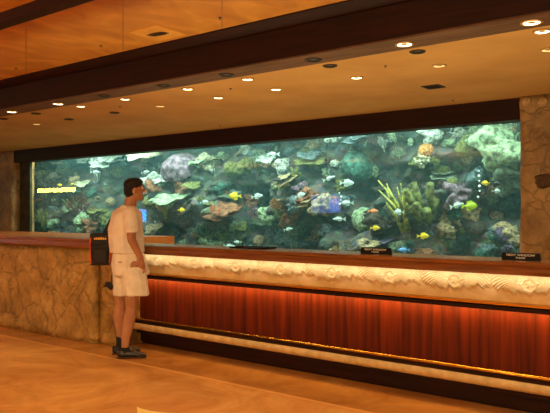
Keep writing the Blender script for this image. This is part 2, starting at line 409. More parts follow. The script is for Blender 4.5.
KW = {'reef_rock': ('rounded reef rock', 'rock'), 'brain_coral': ('domed brain coral', 'coral'), 'table_coral': ('flat table coral', 'coral'), 'branching_coral': ('branching staghorn coral', 'coral'),
      'sea_fan': ('lacy sea fan', 'coral'), 'tube_sponge': ('cluster of tube sponges', 'sponge'), 'cauliflower_coral': ('knobbly cauliflower coral', 'coral'), 'anemone': ('tufted sea anemone', 'anemone'), 'whip_coral': ('upright whip coral', 'coral')}
KUP = {'reef_rock': 0, 'brain_coral': .7, 'table_coral': .25, 'branching_coral': .5, 'sea_fan': .15, 'tube_sponge': .25, 'cauliflower_coral': .6, 'anemone': .6, 'whip_coral': .1}
cache = {}
def coral(kind, var, col, px, py, size, label, up=None, sink=.12, zs=1.0):
    key = (kind, var, col)
    if key not in cache:
        bm = KB[kind](var*11+3); me = bpy.data.meshes.new(kind); bmesh.ops.recalc_face_normals(bm, faces=bm.faces[:]); bm.to_mesh(me); bm.free()
        for p in me.polygons: p.use_smooth = True
        me.materials.append(reefmat(col)); cache[key] = me
    o = bpy.data.objects.new(kind, cache[key]); C.objects.link(o)
    loc, nor = hit(px, py)
    n = (nor*(KUP[kind] if up is None else up)+Vector((0, -.25, 1))*(1-(KUP[kind] if up is None else up))).normalized()
    q = n.to_track_quat('Z', 'Y')
    o.rotation_mode = 'QUATERNION'
    o.rotation_quaternion = q @ Matrix.Rotation(rnd.uniform(-.5, .5) if kind in ('sea_fan', 'whip_coral') else rnd.uniform(0, 6.28), 3, 'Z').to_quaternion()
    o.scale = (size, size, size*zs)
    hgt = {'sea_fan': .4, 'tube_sponge': .35, 'whip_coral': .45, 'branching_coral': .2}.get(kind, 0)*size*zs
    o.location = loc - n*(hgt) + Vector((0, -1, 0))*size*(.05 if kind in ('reef_rock',) else .15)
    if kind in ('sea_fan', 'whip_coral', 'tube_sponge', 'table_coral'): o.location.y -= .12
    o.location.y = max(o.location.y, YG+.2+size*.55)
    tag(o, label, KW[kind][1], None)
    return o
A_ = lambda c: ('an ' if c[0] in 'aeiou' else '')+c
feat = [
 ('brain_coral', 'mauve', 186, 170, .95, 'large mauve domed coral right of the man\'s head'),
 ('table_coral', 'pale green', 178, 204, .85, 'wide pale green table coral below the large mauve dome'),
 ('table_coral', 'white', 112, 166, .8, 'broad whitish table coral near the surface above the man\'s head'),
 ('table_coral', 'cream', 152, 158, .8, 'broad cream table coral near the surface left of the mauve dome'),
 ('cauliflower_coral', 'cream', 318, 145, .62, 'large cream cauliflower coral under the header, mid tank'),
 ('cauliflower_coral', 'white', 336, 136, .45, 'white cauliflower coral touching the large cream one'),
 ('table_coral', 'pink', 309, 136, .5, 'small pink table coral left of the large cream cauliflower coral'),
 ('table_coral', 'olive', 320, 166, .7, 'olive table coral just under the large cream cauliflower coral'),
 ('brain_coral', 'teal', 360, 166, .62, 'dark teal domed coral above the middle desk sign, near the surface'),
 ('brain_coral', 'pale green', 366, 220, .48, 'tall pale green dome just above the middle desk sign'),
 ('whip_coral', 'yellow', 407, 210, 1.0, 'tall yellow-green whip coral fanning upwards, the biggest in the tank'),
 ('tube_sponge', 'olive', 429, 205, .75, 'tall olive sponge column right of the big yellow whip coral'),
 ('brain_coral', 'orange', 427, 151, .3, 'orange ball-shaped coral high above the big yellow whip coral'),
 ('cauliflower_coral', 'yellow', 434, 138, .26, 'small yellow-green knob coral under the header, right of centre'),
 ('branching_coral', 'tan', 449, 219, .42, 'tan staghorn coral spreading low, left of the diver-sized dark bay'),
 ('reef_rock', 'mauve', 458, 194, .5, 'mauve boulder above the tan staghorn coral'),
 ('brain_coral', 'olive', 473, 146, .42, 'round olive brain coral high beside the pale boulders at right'),
 ('reef_rock', 'pale green', 502, 148, .85, 'biggest pale green boulder, high beside the right stone pillar'),
 ('reef_rock', 'pale green', 490, 132, .6, 'pale green boulder touching the header near the right pillar'),
 ('reef_rock', 'grey-green', 510, 175, .7, 'grey-green boulder halfway up against the right pillar'),
 ('reef_rock', 'tan', 513, 238, .42, 'tan boulder just above the right desk sign'),
 ('brain_coral', 'tan', 497, 217, .26, 'small tan dome coral in the dark bay near the right pillar'),
 ('anemone', 'yellow', 284, 186, .34, 'yellow anemone beside the dark fish in mid tank'),
 ('anemone', 'orange', 280, 204, .34, 'orange anemone below the yellow one in mid tank'),
 ('brain_coral', 'rust', 299, 206, .28, 'small rust-coloured dome coral left of the reflected blue screen'),
 ('sea_fan', 'pink', 259, 214, .62, 'pink sea fan right of the round yellow fish'),
 ('sea_fan', 'rust', 88, 208, .8, 'rust-red sea fan left of the man\'s shoulder bag'),
 ('whip_coral', 'olive', 48, 220, .6, 'olive whip coral low at the left end of the tank'),
 ('branching_coral', 'white', 160, 226, .55, 'white staghorn coral above the end of the raised wooden cap'),
 ('table_coral', 'rust', 228, 216, .7, 'rust-coloured table coral below the round yellow fish'),
 ('whip_coral', 'yellow', 170, 212, .32, 'small yellow whip coral right of the man\'s face'),
 ('sea_fan', 'olive', 244, 232, .5, 'olive sea fan rising behind the flat black tray on the counter'),
 ('sea_fan', 'grey-green', 213, 232, .6, 'grey-green sea fan left of the flat black tray'),
]
for i, (k_, c, px, py, s, lab) in enumerate(feat):
    if 'diver' in lab: lab = 'tan staghorn coral spreading low, right of the olive sponge column'
    coral(k_, i % 3, c, px, py, s, lab)
cols_ = [(38, 64, 'next to the left stone pillar', ), (64, 92, 'left of the man\'s shoulder bag'), (92, 122, 'behind the man\'s head and back'), (146, 176, 'just right of the man'), (176, 206, 'around the large mauve dome'),
         (206, 238, 'left of the flat black tray'), (238, 270, 'above the flat black tray'), (270, 304, 'right of the flat black tray'), (304, 344, 'around the reflected blue screen'), (344, 388, 'above the middle desk sign'),
         (388, 440, 'around the big yellow whip coral'), (440, 480, 'right of the olive sponge column'), (480, 518, 'beside the right stone pillar')]
rows_ = [(0, .33, 'near the water surface'), (.33, .66, 'halfway up the reef'), (.66, 1, 'low on the reef')]
kinds = ['reef_rock', 'reef_rock', 'brain_coral', 'table_coral', 'branching_coral', 'sea_fan', 'tube_sponge', 'cauliflower_coral', 'anemone', 'reef_rock']
tint = [['pale green', 'cream', 'white', 'grey-green', 'blue-grey', 'tan', 'olive', 'white'], ['grey-green', 'blue-grey', 'mauve', 'olive', 'rust', 'teal', 'tan', 'dark brown', 'pale green'], ['grey-green', 'teal', 'olive', 'rust', 'purple', 'dark brown', 'pale green', 'tan', 'blue-grey']]
for ci, (a, b, cw) in enumerate(cols_):
    for ri, (f0, f1, rw) in enumerate(rows_):
        n = 8; used = set(); lst = []
        while len(lst) < n:
            kc = (rnd.choice(kinds), rnd.choice(tint[ri]))
            if kc in used: continue
            used.add(kc); lst.append(kc)
        for j, (k_, c) in enumerate(lst):
            px = a+(b-a)*((j+.5)/n)+rnd.uniform(-2, 2)
            top = HZ-.0857*(px+577)+3; bot = HZ+.052*(px+577)
            py = top+(bot-top)*rnd.uniform(f0+.03, f1-.02)
            s = {'reef_rock': .52, 'brain_coral': .36, 'table_coral': .5, 'branching_coral': .36, 'sea_fan': .42, 'tube_sponge': .36, 'cauliflower_coral': .36, 'anemone': .3, 'whip_coral': .4}[k_]*rnd.uniform(.45, 1.0)
            coral(k_, rnd.randint(0, 2), c, px, py, s, '%s %s %s, %s' % (c, KW[k_][0], rw, cw))

# --- fish
def fish_mesh(name, deep, m):
    # body as stacked elliptical sections along X, tail at -X
    secs = [(-.5, .02, .03), (-.36, .035, .05*deep+.02), (-.2, .06, .16*deep+.04), (0, .085, .27*deep+.03), (.2, .085, .25*deep+.03), (.35, .06, .16*deep+.03), (.46, .035, .07*deep+.02), (.5, .01, .015)]
    bm = bmesh.new(); n = 14; rings = []
    for x, w_, h in secs: rings.append([bm.verts.new((x, math.cos(t*2*PI/n)*w_, math.sin(t*2*PI/n)*h)) for t in range(n)])
    for i in range(len(rings)-1):
        for t in range(n): bm.faces.new((rings[i][t], rings[i][(t+1) % n], rings[i+1][(t+1) % n], rings[i+1][t]))
    bm.faces.new(rings[0]); bm.faces.new(rings[-1])
    body = bpy.data.meshes.new(name); bmesh.ops.recalc_face_normals(bm, faces=bm.faces[:]); bm.to_mesh(body); bm.free(); body.materials.append(m)
    for p in body.polygons: p.use_smooth = True
    def fin(pts):
        v = [(x, .008, z) for x, z in pts]+[(x, -.008, z) for x, z in pts]; q = len(pts)
        me = bpy.data.meshes.new(name+'_fin'); me.from_pydata(v, [], [tuple(range(q)), tuple(range(2*q-1, q-1, -1))]+[(i, q+i, q+(i+1) % q, (i+1) % q) for i in range(q)]); me.materials.append(m); return me
    h = .3*deep
    return body, fin([(-.46, .03), (-.72, .2), (-.66, 0), (-.72, -.2), (-.46, -.03)]), fin([(-.3, .1*deep), (-.34, h+.06), (.05, h+.14), (.2, h), (.0, h-.06)]), fin([(-.3, -.1*deep), (-.34, -h-.04), (-.05, -h-.1), (.05, -h), (-.1, -h+.08)])
FM = {'yellow': mat('yellow_fish_skin', srgb(236, 216, 30), srgb(220, 190, 20), 4, .4, emit=None), 'silver': mat('silver_fish_skin', srgb(200, 220, 214), srgb(160, 184, 180), 5, .3), 'dark': mat('dark_fish_skin', srgb(30, 34, 40), rough=.4),
      'orange': mat('orange_fish_skin', srgb(226, 140, 84), srgb(200, 110, 70), 4, .4), 'blue': mat('blue_fish_skin', srgb(110, 170, 220), srgb(70, 120, 190), 4, .4), 'lime': mat('lime_fish_skin', srgb(190, 220, 60), srgb(160, 190, 50), 4, .4)}
fcache = {}
fishes = [(234, 196, 'yellow', 1, .26, 180, 'round bright yellow fish swimming in the middle left of the tank'), (258, 196, 'silver', .6, .24, 10, 'silver fish just right of the round yellow fish'),
 (182, 210, 'yellow', 1, .16, 0, 'small yellow fish below the large mauve dome'), (277, 180, 'dark', .5, .24, 150, 'dark slender fish above the yellow anemone'),
 (330, 178, 'silver', .35, .24, 20, 'pale slender fish above the reflected blue screen'), (348, 183, 'silver', .75, .26, 0, 'oval silver fish up right of the reflected blue screen'),
 (346, 203, 'silver', .6, .24, 195, 'silver fish level with the reflected blue screen, on its right'), (338, 219, 'silver', .4, .24, 170, 'slim silver fish under the reflected blue screen'),
 (301, 195, 'silver', .8, .2, 20, 'deep-bodied silver fish left of the reflected blue screen'), (376, 228, 'yellow', .7, .18, 0, 'bright yellow fish just above the middle desk sign'),
 (374, 211, 'orange', .5, .2, 0, 'reddish orange fish above the bright yellow one by the middle sign'), (424, 236, 'yellow', .8, .2, 0, 'yellow fish low beneath the olive sponge column'),
 (403, 250, 'blue', .6, .22, 180, 'pale blue fish at the counter edge right of the middle sign'), (471, 206, 'lime', .85, .28, 0, 'lime yellow fish left of the dark bay at the right'),
 (458, 205, 'silver', .4, .26, 15, 'slender silver fish touching the lime yellow fish'), (485, 183, 'yellow', .8, .14, 180, 'small yellow fish in the dark bay near the right pillar'),
 (496, 184, 'dark', .9, .17, 0, 'small black fish in the dark bay near the right pillar'), (497, 191, 'silver', .9, .13, 90, 'tiny silver fish under the small black fish'),
 (289, 229, 'silver', .4, .18, 10, 'slim silver fish low, right of the flat black tray'), (398, 212, 'silver', .9, .18, 200, 'silver angelfish in front of the big yellow whip coral'),
 (212, 208, 'orange', .6, .2, 70, 'orange fish left of the pair below the round yellow fish'), (219, 211, 'orange', .5, .18, 60, 'paler orange fish right of its twin, left of the pink sea fan'),
 (205, 202, 'silver', .7, .18, 10, 'silver fish behind the two orange fish'), (230, 246, 'silver', .4, .24, 0, 'silver fish at the counter edge left of the flat black tray'),
 (237, 242, 'silver', .5, .16, 170, 'small silver fish above the left end of the flat black tray'), (272, 154, 'silver', .3, .26, 175, 'long silver fish near the surface in mid tank'),
 (146, 172, 'silver', .5, .2, 10, 'silver fish near the surface right of the man\'s hair'), (60, 185, 'yellow', .8, .13, 0, 'tiny yellow fish above the reflected yellow bar'),
 (72, 184, 'yellow', .6, .12, 30, 'tiny yellow fish right of its neighbour over the reflected yellow bar'), (96, 172, 'silver', .4, .24, 0, 'silver fish near the surface left of the man\'s head')]
for px, py, c, deep, s, head, lab in fishes:
    key = (c, deep)
    if key not in fcache: fcache[key] = fish_mesh('fish', deep, FM[c])
    r_ = ray(px, py); loc, nor = hit(px, py); p = on_y(px, py, max(YG+.32, min(loc.y-.3, 9.75)))
    ang = math.radians(37.4+rnd.uniform(-15, 15)); t = empty('fish', p, ang); t.rotation_euler = (0, math.radians(-head if abs(head) < 90 else 0), ang + (PI if head > 90 else 0)); t.scale = (s*.8,)*3
    for nm, me in zip(('body', 'tail_fin', 'dorsal_fin', 'anal_fin'), fcache[key]):
        o = bpy.data.objects.new(nm, me); C.objects.link(o); o.parent = t
    tag(t, lab, 'fish')
# bubble strings
bub = mat('air_bubble', srgb(230, 245, 240), rough=.1)
bmx = bmesh.new(); bmesh.ops.create_icosphere(bmx, subdivisions=2, radius=1); bme = bpy.data.meshes.new('air_bubble'); bmx.to_mesh(bme); bmx.free(); bme.materials.append(bub)
for (bx, ys, gp, lb) in ((340, (193, 197, 200, 204), 'bubbles beside the reflected screen', 'small white air bubble in the string right of the reflected blue screen'), (479, (171, 176, 181, 186, 191, 197), 'bubbles left of the dark bay', 'small white air bubble in the string left of the dark bay at right')):
    for j, y in enumerate(ys):
        o = bpy.data.objects.new('air_bubble', bme); C.objects.link(o); o.location = on_y(bx+rnd.uniform(-1, 1.5), y, 9.5); o.scale = (.014+.006*(j % 2),)*3; tag(o, lb, 'bubble', gp)

# water
def water():
    m = bpy.data.materials.new('tank_water'); m.use_nodes = True
    nt = m.node_tree; N = nt.nodes; L = nt.links; N.clear(); o = N.new('ShaderNodeOutputMaterial')
    v = N.new('ShaderNodeVolumePrincipled'); v.inputs['Color'].default_value = (.4, .85, .85, 1); v.inputs['Density'].default_value = .03
    v.inputs['Absorption Color'].default_value = (.35, .75, .75, 1); v.inputs['Anisotropy'].default_value = .2
    L.new(v.outputs[0], o.inputs['Volume']); return m
wt = box('tank_water', TX0-.24, TX1+.19, YG+.12, 13.5, .425, 3.0, water()); wt['kind'] = 'stuff'; tag(wt, 'clear blue-green water filling the long aquarium tank', 'water')
for i in range(7):
    x = xl+.6+(xr-xl-.6)*i/6
    area('tank_lamp', (x, 9.75, 3.3), (math.radians(-8), 0, 0), 1.2, .6, 90, (.7, 1, .9))

# ------------------------------------------------------------------ reception counter
desk = empty('reception_desk', (-2, 4.75, 0)); tag(desk, 'long wooden reception desk with cream carved frieze, red mahogany panels and brass foot rail', 'reception desk')
def dp(o): # keep world position
    o.parent = desk; o.location = Vector(o.location)-Vector((-2, 4.75, 0)); return o
X0, X1 = -5.6, 2.6
dp(prism_x('worktop', [(4.55, 1.085), (4.545, 1.1), (4.555, 1.114), (4.95, 1.114), (4.95, 1.04), (4.9, 1.02), (4.585, 1.02), (4.57, 1.05), (4.57, 1.075)], X0, X1, M['topwood']))
dp(box('back_board', X0, X1, 4.9, 4.95, 0.02, 1.03, M['dkwood']))
# strip of brass under the worktop and under the frieze
dp(prism_x('brass_strip', [(4.72, .775), (4.69, .79), (4.69, .805), (4.74, .81), (4.78, .8)], X0, X1, M['brass']))
dp(prism_x('lower_moulding', [(4.73, .745), (4.70, .76), (4.70, .776), (4.9, .776), (4.9, .745)], X0, X1, M['dkwood']))
# carved frieze: height field of palm fronds
def frond(s, t):
    # s along the desk (m), t 0..1 bottom..top: leaflets sweeping out of a flower boss, both ways
    P_ = .54; u = (s % P_)-P_*.5; v = (t-.66)*.215; r = math.hypot(u, v)
    if r < .03: return .007*(.55+.45*math.cos(5*math.atan2(v, u)))*(1-r/.04)+.003
    low = -.062-.018*math.cos(u/P_*2*PI+.5)+.010*math.sin(s*61)+.008*math.sin(s*113)     # ragged lower edge of the fronds
    m_ = min(1, max(0, (v-low)/.03))
    if m_ <= 0: return 0
    th = math.atan2(v+.35*u*u, abs(u)*.8); ph = th*.9+(4.6 if u > 0 else 3.4)*r+(.5 if u < 0 else 0)
    rid = abs(math.sin(ph*26))**.7
    mid = .5+.5*min(1, abs(abs(u)-P_*.5)/.02)
    return (.0085*rid+.003)*m_*mid*min(1, (r-.028)/.02+.2)
NS, NT_ = 1500, 40; XV1 = .6
V, F = [], []
for j in range(NT_+1):
    t = j/NT_
    yb = 4.745-.055*t**.8 - .02*math.sin(t*PI); zb = .805+.215*t
    for i in range(NS+1):
        x = X0+(XV1-X0)*i/NS
        h = frond(x, t); V.append((x, yb-h*2, zb-h*.2))
for j in range(NT_):
    for i in range(NS):
        a = j*(NS+1)+i; F.append((a, a+1, a+NS+2, a+NS+1))
# close the back so that it has body
nb = len(V); V += [(X0, 4.78, .805), (XV1, 4.78, .805), (X0, 4.78, 1.02), (XV1, 4.78, 1.02)]
F += [(nb, nb+2, nb+3, nb+1)]
dp(mesh_obj('carved_frieze', V, F, M['cream'], smooth=True))
# panels with joints
px_w = .64; x = X0
seams = []
while x < X1:
    x2 = min(x+px_w, X1)
    dp(box('front_panel', x+.0012, x2-.0012, 4.85, 4.875, .2, .77, M['panel'], bev=.002)); x = x2
# foot rail, roll and plinth
bm = bmesh.new(); tube(bm, [(X0, 4.74, .297), (X1, 4.74, .297)], .0135, 14); rail = dp(bm_obj('foot_rail', bm, M['brass'], smooth=True))
x = X0+.3
while x < X1:
    dp(box('rail_bracket', x-.012, x+.012, 4.745, 4.86, .285, .3, M['brass'])); x += 1.28
dp(prism_x('foot_shelf', [(4.73, .262), (4.73, .275), (4.87, .285), (4.87, .2), (4.75, .2)], X0, X1, M['dkwood']))
V, F = [], []; NR = 14; NS = 900
for i in range(NS+1):
    x = X0+(1.0-X0)*i/NS
    for j in range(NR+1):
        a = PI*.5+PI*j/NR        # from top round the front to bottom
        r = .046+.0035*(math.sin(x*150+a*7)*math.sin(x*150-a*7))
        V.append((x, 4.77+math.cos(a)*r*1.1, .221+math.sin(a)*r))
for i in range(NS):
    for j in range(NR):
        a = i*(NR+1)+j; F.append((a, a+1, a+NR+2, a+NR+1))
dp(mesh_obj('woven_roll', V, F, mat('woven_cream_stone', srgb(222, 192, 130), srgb(196, 164, 104), 14, .6), smooth=True))
dp(prism_x('plinth', [(4.80, .176), (4.80, .13), (4.86, .12), (4.86, .03), (4.89, .02), (4.89, 0), (4.95, 0), (4.95, .176)], X0, X1, M['dkwood']))
# strip lamps hidden under the worktop and the frieze
area('worktop_strip_lamp', ((X0+XV1)/2, 4.60, 1.015), (math.radians(32), 0, 0), XV1-X0, .02, 5.5, (1, .88, .62))
area('panel_strip_lamp', ((X0+XV1)/2, 4.79, .742), (math.radians(25), 0, 0), XV1-X0, .03, 30, (1, .6, .16))

# clerks' side: lower desk behind (only its top could be glimpsed)
# ------------------------------------------------------------------ stone counter, left
SX = -5.97
st = empty('stone_counter', (-9, 5.1, 0)); tag(st, 'tall tan stone counter block with wooden cap, standing behind the man at left', 'counter')
b_ = stone_block('stone_body', XL+.5, SX, 4.5, 5.65, 0, 1.055, M['stone'], .08, .018)
b_.parent = st; b_.location = (9, -5.1, 0)
b_ = stone_block('stone_pier', SX, -5.6, 4.58, 4.98, 0, 1.05, M['stone'], .06, .012); b_.parent = st; b_.location = (9, -5.1, 0)
cp_ = prism_x('wooden_cap', [(4.44, 1.06), (4.425, 1.08), (4.425, 1.125), (4.44, 1.14), (4.44, 1.155), (4.45, 1.162), (5.7, 1.162), (5.7, 1.055), (4.47, 1.055)], XL+.5, SX+.03, M['capwood'], st); cp_.location = (9, -5.1, 0)

# ------------------------------------------------------------------ things on the counter
def sign(px0, px1, lab):
    p = on_z((px0+px1)/2, 250+(254-250)*.5 if px0 < 450 else 260, 1.114)
    y = 4.74; p = on_y((px0+px1)/2, 250, y); wd = on_y(px1, 250, y).x-on_y(px0, 250, y).x
    t = empty('desk_sign', (p.x, y, 1.114)); tag(t, lab, 'sign', None)
    hh = .052
    prof = [(-.012, 0), (-.008, hh), (0, hh+.002), (.022, 0)]
    prism_x('sign_plate', prof, -wd/2, wd/2, M['black'], t)
    for (txt, z, s) in (('NEXT WINDOW', .030, .021), ('PLEASE', .012, .017)):
        cu = bpy.data.curves.new('lettering', 'FONT'); cu.body = txt; cu.size = s; cu.align_x = 'CENTER'; cu.extrude = .0006; cu.offset = .0003
        o = bpy.data.objects.new('tmp', cu); C.objects.link(o); bpy.context.view_layer.update()
        me = bpy.data.meshes.new_from_object(o); bpy.data.objects.remove(o)
        l = bpy.data.objects.new('lettering', me); C.objects.link(l); me.materials.clear(); me.materials.append(M['white_text']); l.parent = t
        l.location = (0, -.0125+.004*z/hh-.0008, z); l.rotation_euler = (PI/2-math.atan(.004/hh), 0, 0); l.scale = (1.25, 1, 1)
sign(361, 391, 'black desk sign with two lines of white lettering, nearer the middle')
sign(502, 540, 'black desk sign with two lines of white lettering in front of the right stone pillar')
pa = on_y(235, 247, 4.8); pb = on_y(269, 249, 4.8)
t = bmesh.new(); add_box(t, pa.x, pb.x, 4.72, 4.92, 1.1145, 1.119, .002); add_box(t, pa.x, pb.x, 4.91, 4.92, 1.119, 1.127); add_box(t, pa.x, pb.x, 4.72, 4.73, 1.119, 1.127)
add_box(t, pa.x, pa.x+.01, 4.73, 4.91, 1.119, 1.127); add_box(t, pb.x-.01, pb.x, 4.73, 4.91, 1.119, 1.127)
tag(bm_obj('desk_tray', t, M['black']), 'flat black tray lying on the wooden worktop of the reception desk', 'tray')

# ------------------------------------------------------------------ ceiling fittings
def downlight(kind):
    e = empty('recessed_downlight', (0, 0, 0))
    rm, lm = {'lit': (M['ring'], M['lit']), 'dim': (M['ring'], M['dimlit']), 'off': (M['ringdk'], M['shadebulb'])}[kind]
    bm = bmesh.new(); lathe(bm, [(.062, 0), (.085, 0), (.086, -.006), (.078, -.012), (.066, -.012), (.060, -.004)], 28)
    bm_obj('trim_ring', bm, rm, e, True)
    bm = bmesh.new(); lathe(bm, [(.001, -.003), (.03, -.0035), (.063, -.008), (.063, -.001), (.001, -.001)], 24); bm_obj('lamp_face', bm, lm, e, True)
    return e
def copy_tree(o, parent=None):
    c = o.copy(); C.objects.link(c)
    if parent: c.parent = parent
    for ch in o.children: copy_tree(ch, c)
    return c
proto = {}
soff = [(11.8, 111.6, 'lit'), (58.2, 103.4, 'lit'), (104, 94.9, 'off'), (163.6, 84.1, 'off'), (226.3, 72.6, 'off'), (313.4, 57.5, 'off'), (404.5, 42.6, 'lit'), (531.6, 20.8, 'lit')]
row2 = [(3.3, 119.8, 'off'), (36, 114.2, 'off'), (80.8, 106.3, 'lit'), (125, 98.4, 'lit'), (187.7, 88.7, 'lit'), (247.6, 77.9, 'lit'), (330, 64.2, 'off'), (417.5, 50, 'off'), (542.3, 31.4, 'lit')]
row3 = [(36.6, 124.3, 'dim'), (69, 120.4, 'off'), (114.5, 113.2, 'off'), (160.3, 106.3, 'dim'), (218.2, 97.8, 'lit'), (276, 88.4, 'lit'), (356.6, 77.3, 'lit'), (439.3, 65.5, 'dim'), (548.4, 49.8, 'dim')]
ordn = ['first', 'second', 'third', 'fourth', 'fifth', 'sixth', 'seventh', 'eighth', 'ninth']
kw = {'lit': 'brightly lit', 'dim': 'dimly lit', 'off': 'unlit dark'}
for rowi, (row, z, where, gp) in enumerate(((soff, 2.935, 'in the beam soffit', 'downlights in the beam soffit'), (row2, ZL, 'in the ceiling row nearest the beam', 'downlights beside the beam'), (row3, ZL, 'in the ceiling row nearest the tank', 'downlights nearest the tank'))):
    for i, (px, py, kd) in enumerate(row):
        p = on_z(px, py, z)
        p.y = (5.24, 5.72, 6.4)[rowi]
        r_ = ray(px, py); p.x = r_.x*(p.y/r_.y)
        if kd not in proto: proto[kd] = o = downlight(kd)
        else: o = copy_tree(proto[kd])
        o.location = (p.x, p.y, z)
        tag(o, 'round %s downlight %s, %s from the left' % (kw[kd], where, ordn[i]), 'ceiling light', gp)
        if rowi > 0: o.scale = (.9, .9, 1)
        if kd != 'off' or rowi == 2:
            spot('downlight_beam', (p.x, p.y, z-.03), {'lit': 60, 'dim': 25, 'off': 14}[kd], (1, .94, .58), 1.7, .8)
# sprinklers: plate, stem and deflector
def sprinkler(p, m=M['ringdk']):
    e = empty('fire_sprinkler', p); e.scale = (.55, .55, .4)
    bm = bmesh.new(); lathe(bm, [(.001, 0), (.035, 0), (.03, -.01), (.012, -.014), (.001, -.014)], 18); bm_obj('escutcheon', bm, m, e, True)
    bm = bmesh.new(); tube(bm, [(0, 0, -.012), (0, 0, -.045)], .007, 8); lathe(bm, [(.001, -.044), (.022, -.044), (.022, -.047), (.001, -.047)], 14); bm_obj('deflector', bm, m, e)
    return e
sp = [((120, 106.3), ZL, 'on the lower ceiling left of centre, beside the lit downlights'), ((230.6, 88.4), ZL, 'on the lower ceiling above mid tank'), ((219.8, 125.7), ZL, 'on the lower ceiling close to the dark header'),
      ((385.4, 65.8), ZL, 'on the lower ceiling right of centre, near the beam'), ((453, 100), ZL, 'on the lower ceiling beyond the square vent'), ((101, 45.5), ZU, 'on the upper golden ceiling left of the square grille'),
      ((16, 68), ZU, 'on the upper golden ceiling at the far left'), ((220, 17.5), ZU, 'on the upper golden ceiling right of the square grille')]
for (q, z, lab) in sp: tag(sprinkler(on_z(q[0], q[1], z), M['ringdk']), 'small dark fire sprinkler '+lab, 'sprinkler', 'fire sprinklers')
# square access panel with a round-blade grille
e = empty('ceiling_grille', on_z(158, 33, ZU)); g0 = e.location
tag(e, 'square golden ceiling panel with dark leaf-shaped grille, beside the beam', 'vent')
# side along X about 30 px
hw = .21
bm = bmesh.new(); add_box(bm, -hw, hw, -hw, hw, -.008, 0, .002); bm_obj('square_panel', bm, mat('panel_gold', srgb(232, 168, 66), srgb(210, 146, 52), 4, .5), e)
for i in range(7):
    bm = bmesh.new(); a = -.9+i*.3
    L_ = .07*(1-.25*abs(i-3)/3)
    xx = -.1+i*.032
    v = []
    for s_ in (-1, -.5, 0, .5, 1): v.append((xx+.02*s_, L_*s_*.9, .010*(1-s_*s_)+.002))
    vs = []
    for (x_, y_, w_) in [(a_, b2_, c_*.6) for a_, b2_, c_ in v]: vs += [(x_-w_, y_, -.014), (x_+w_, y_, -.014), (x_-w_, y_, -.008), (x_+w_, y_, -.008)]
    me = []
    for j in range(4):
        k0, k1 = j*4, j*4+4
        me += [(k0, k0+1, k1+1, k1), (k0+2, k1+2, k1+3, k0+3), (k0, k1, k1+2, k0+2), (k0+1, k0+3, k1+3, k1+1)]
    bm.free(); mesh_obj('grille_blade', vs, me+[(0, 2, 3, 1), (16, 17, 19, 18)], M['ringdk'], e)
# small square vent in lower ceiling
e = empty('air_vent', on_z(433.4, 86.5, ZL)); tag(e, 'small dark square vent in the lower ceiling above the right part of the tank', 'vent')
bm = bmesh.new()
for a in ((-.11, .11, -.11, -.095), (-.11, .11, .095, .11), (-.11, -.095, -.095, .095), (.095, .11, -.095, .095)): add_box(bm, a[0], a[1], a[2], a[3], -.01, 0)
bm_obj('frame', bm, M['ringdk'], e)
bm = bmesh.new(); add_box(bm, -.095, .095, -.095, .095, -.003, 0); bm_obj('backing', bm, M['black'], e)
for i in range(5): box('slat', -.095, .095, -.08+i*.038, -.066+i*.038, -.009, -.003, M['shadebulb'], e)
# carved round rosettes at the head of the right pillar
for i, px in enumerate((526.5, 543)):
    p = on_y(px, 102, YG-.24); bm = bmesh.new()
    lathe(bm, [(.09, 0), (.1, .012), (.085, .03), (.06, .022), (.045, .028), (.03, .045), (.001, .05)], 22)
    for v in bm.verts:
        a = math.atan2(v.co.y, v.co.x); v.co.x *= 1+.07*math.cos(8*a); v.co.y *= 1+.07*math.cos(8*a)
    o = bm_obj('stone_rosette', bm, mat('rosette_%d' % i, srgb(196, 156, 96), srgb(166, 126, 72), 8, .7), smooth=True, loc=p); o.rotation_euler = (PI/2, 0, 0); o.scale = (.6, .6, .6)
    tag(o, 'round tan stone rosette at the pillar top, %s' % ('next to the dark header' if i == 0 else 'further from the tank'), 'ornament', 'pillar rosettes')
# dark hollow in the pillar
p = on_y(544, 181, YG-.235); bm = blobby(5, .5, 3, (1, .05, .7)); o = bm_obj('rock_hollow', bm, mat('dark_cavity_stone', srgb(70, 46, 28), srgb(96, 66, 40), 6, .9), smooth=True, loc=p); o.scale = (.22, .12, .24)
tag(o, 'dark irregular hollow patch in the right stone pillar', 'ornament')
# bright reflection on the polished floor, painted as a thin pale patch
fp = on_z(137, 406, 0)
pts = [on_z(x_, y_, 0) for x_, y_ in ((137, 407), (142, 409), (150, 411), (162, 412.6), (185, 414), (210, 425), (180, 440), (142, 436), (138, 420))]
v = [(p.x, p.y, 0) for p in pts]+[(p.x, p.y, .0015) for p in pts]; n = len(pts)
o = mesh_obj('floor_glint', v, [tuple(range(n, 2*n)), tuple(range(n-1, -1, -1))]+[(i, (i+1) % n, n+(i+1) % n, n+i) for i in range(n)], mat('painted_glint', srgb(255, 232, 150), srgb(250, 214, 120), 5, .15))
struct(o); o.name = 'trim_10'  # trim_10 is the painted floor reflection, not a trim piece

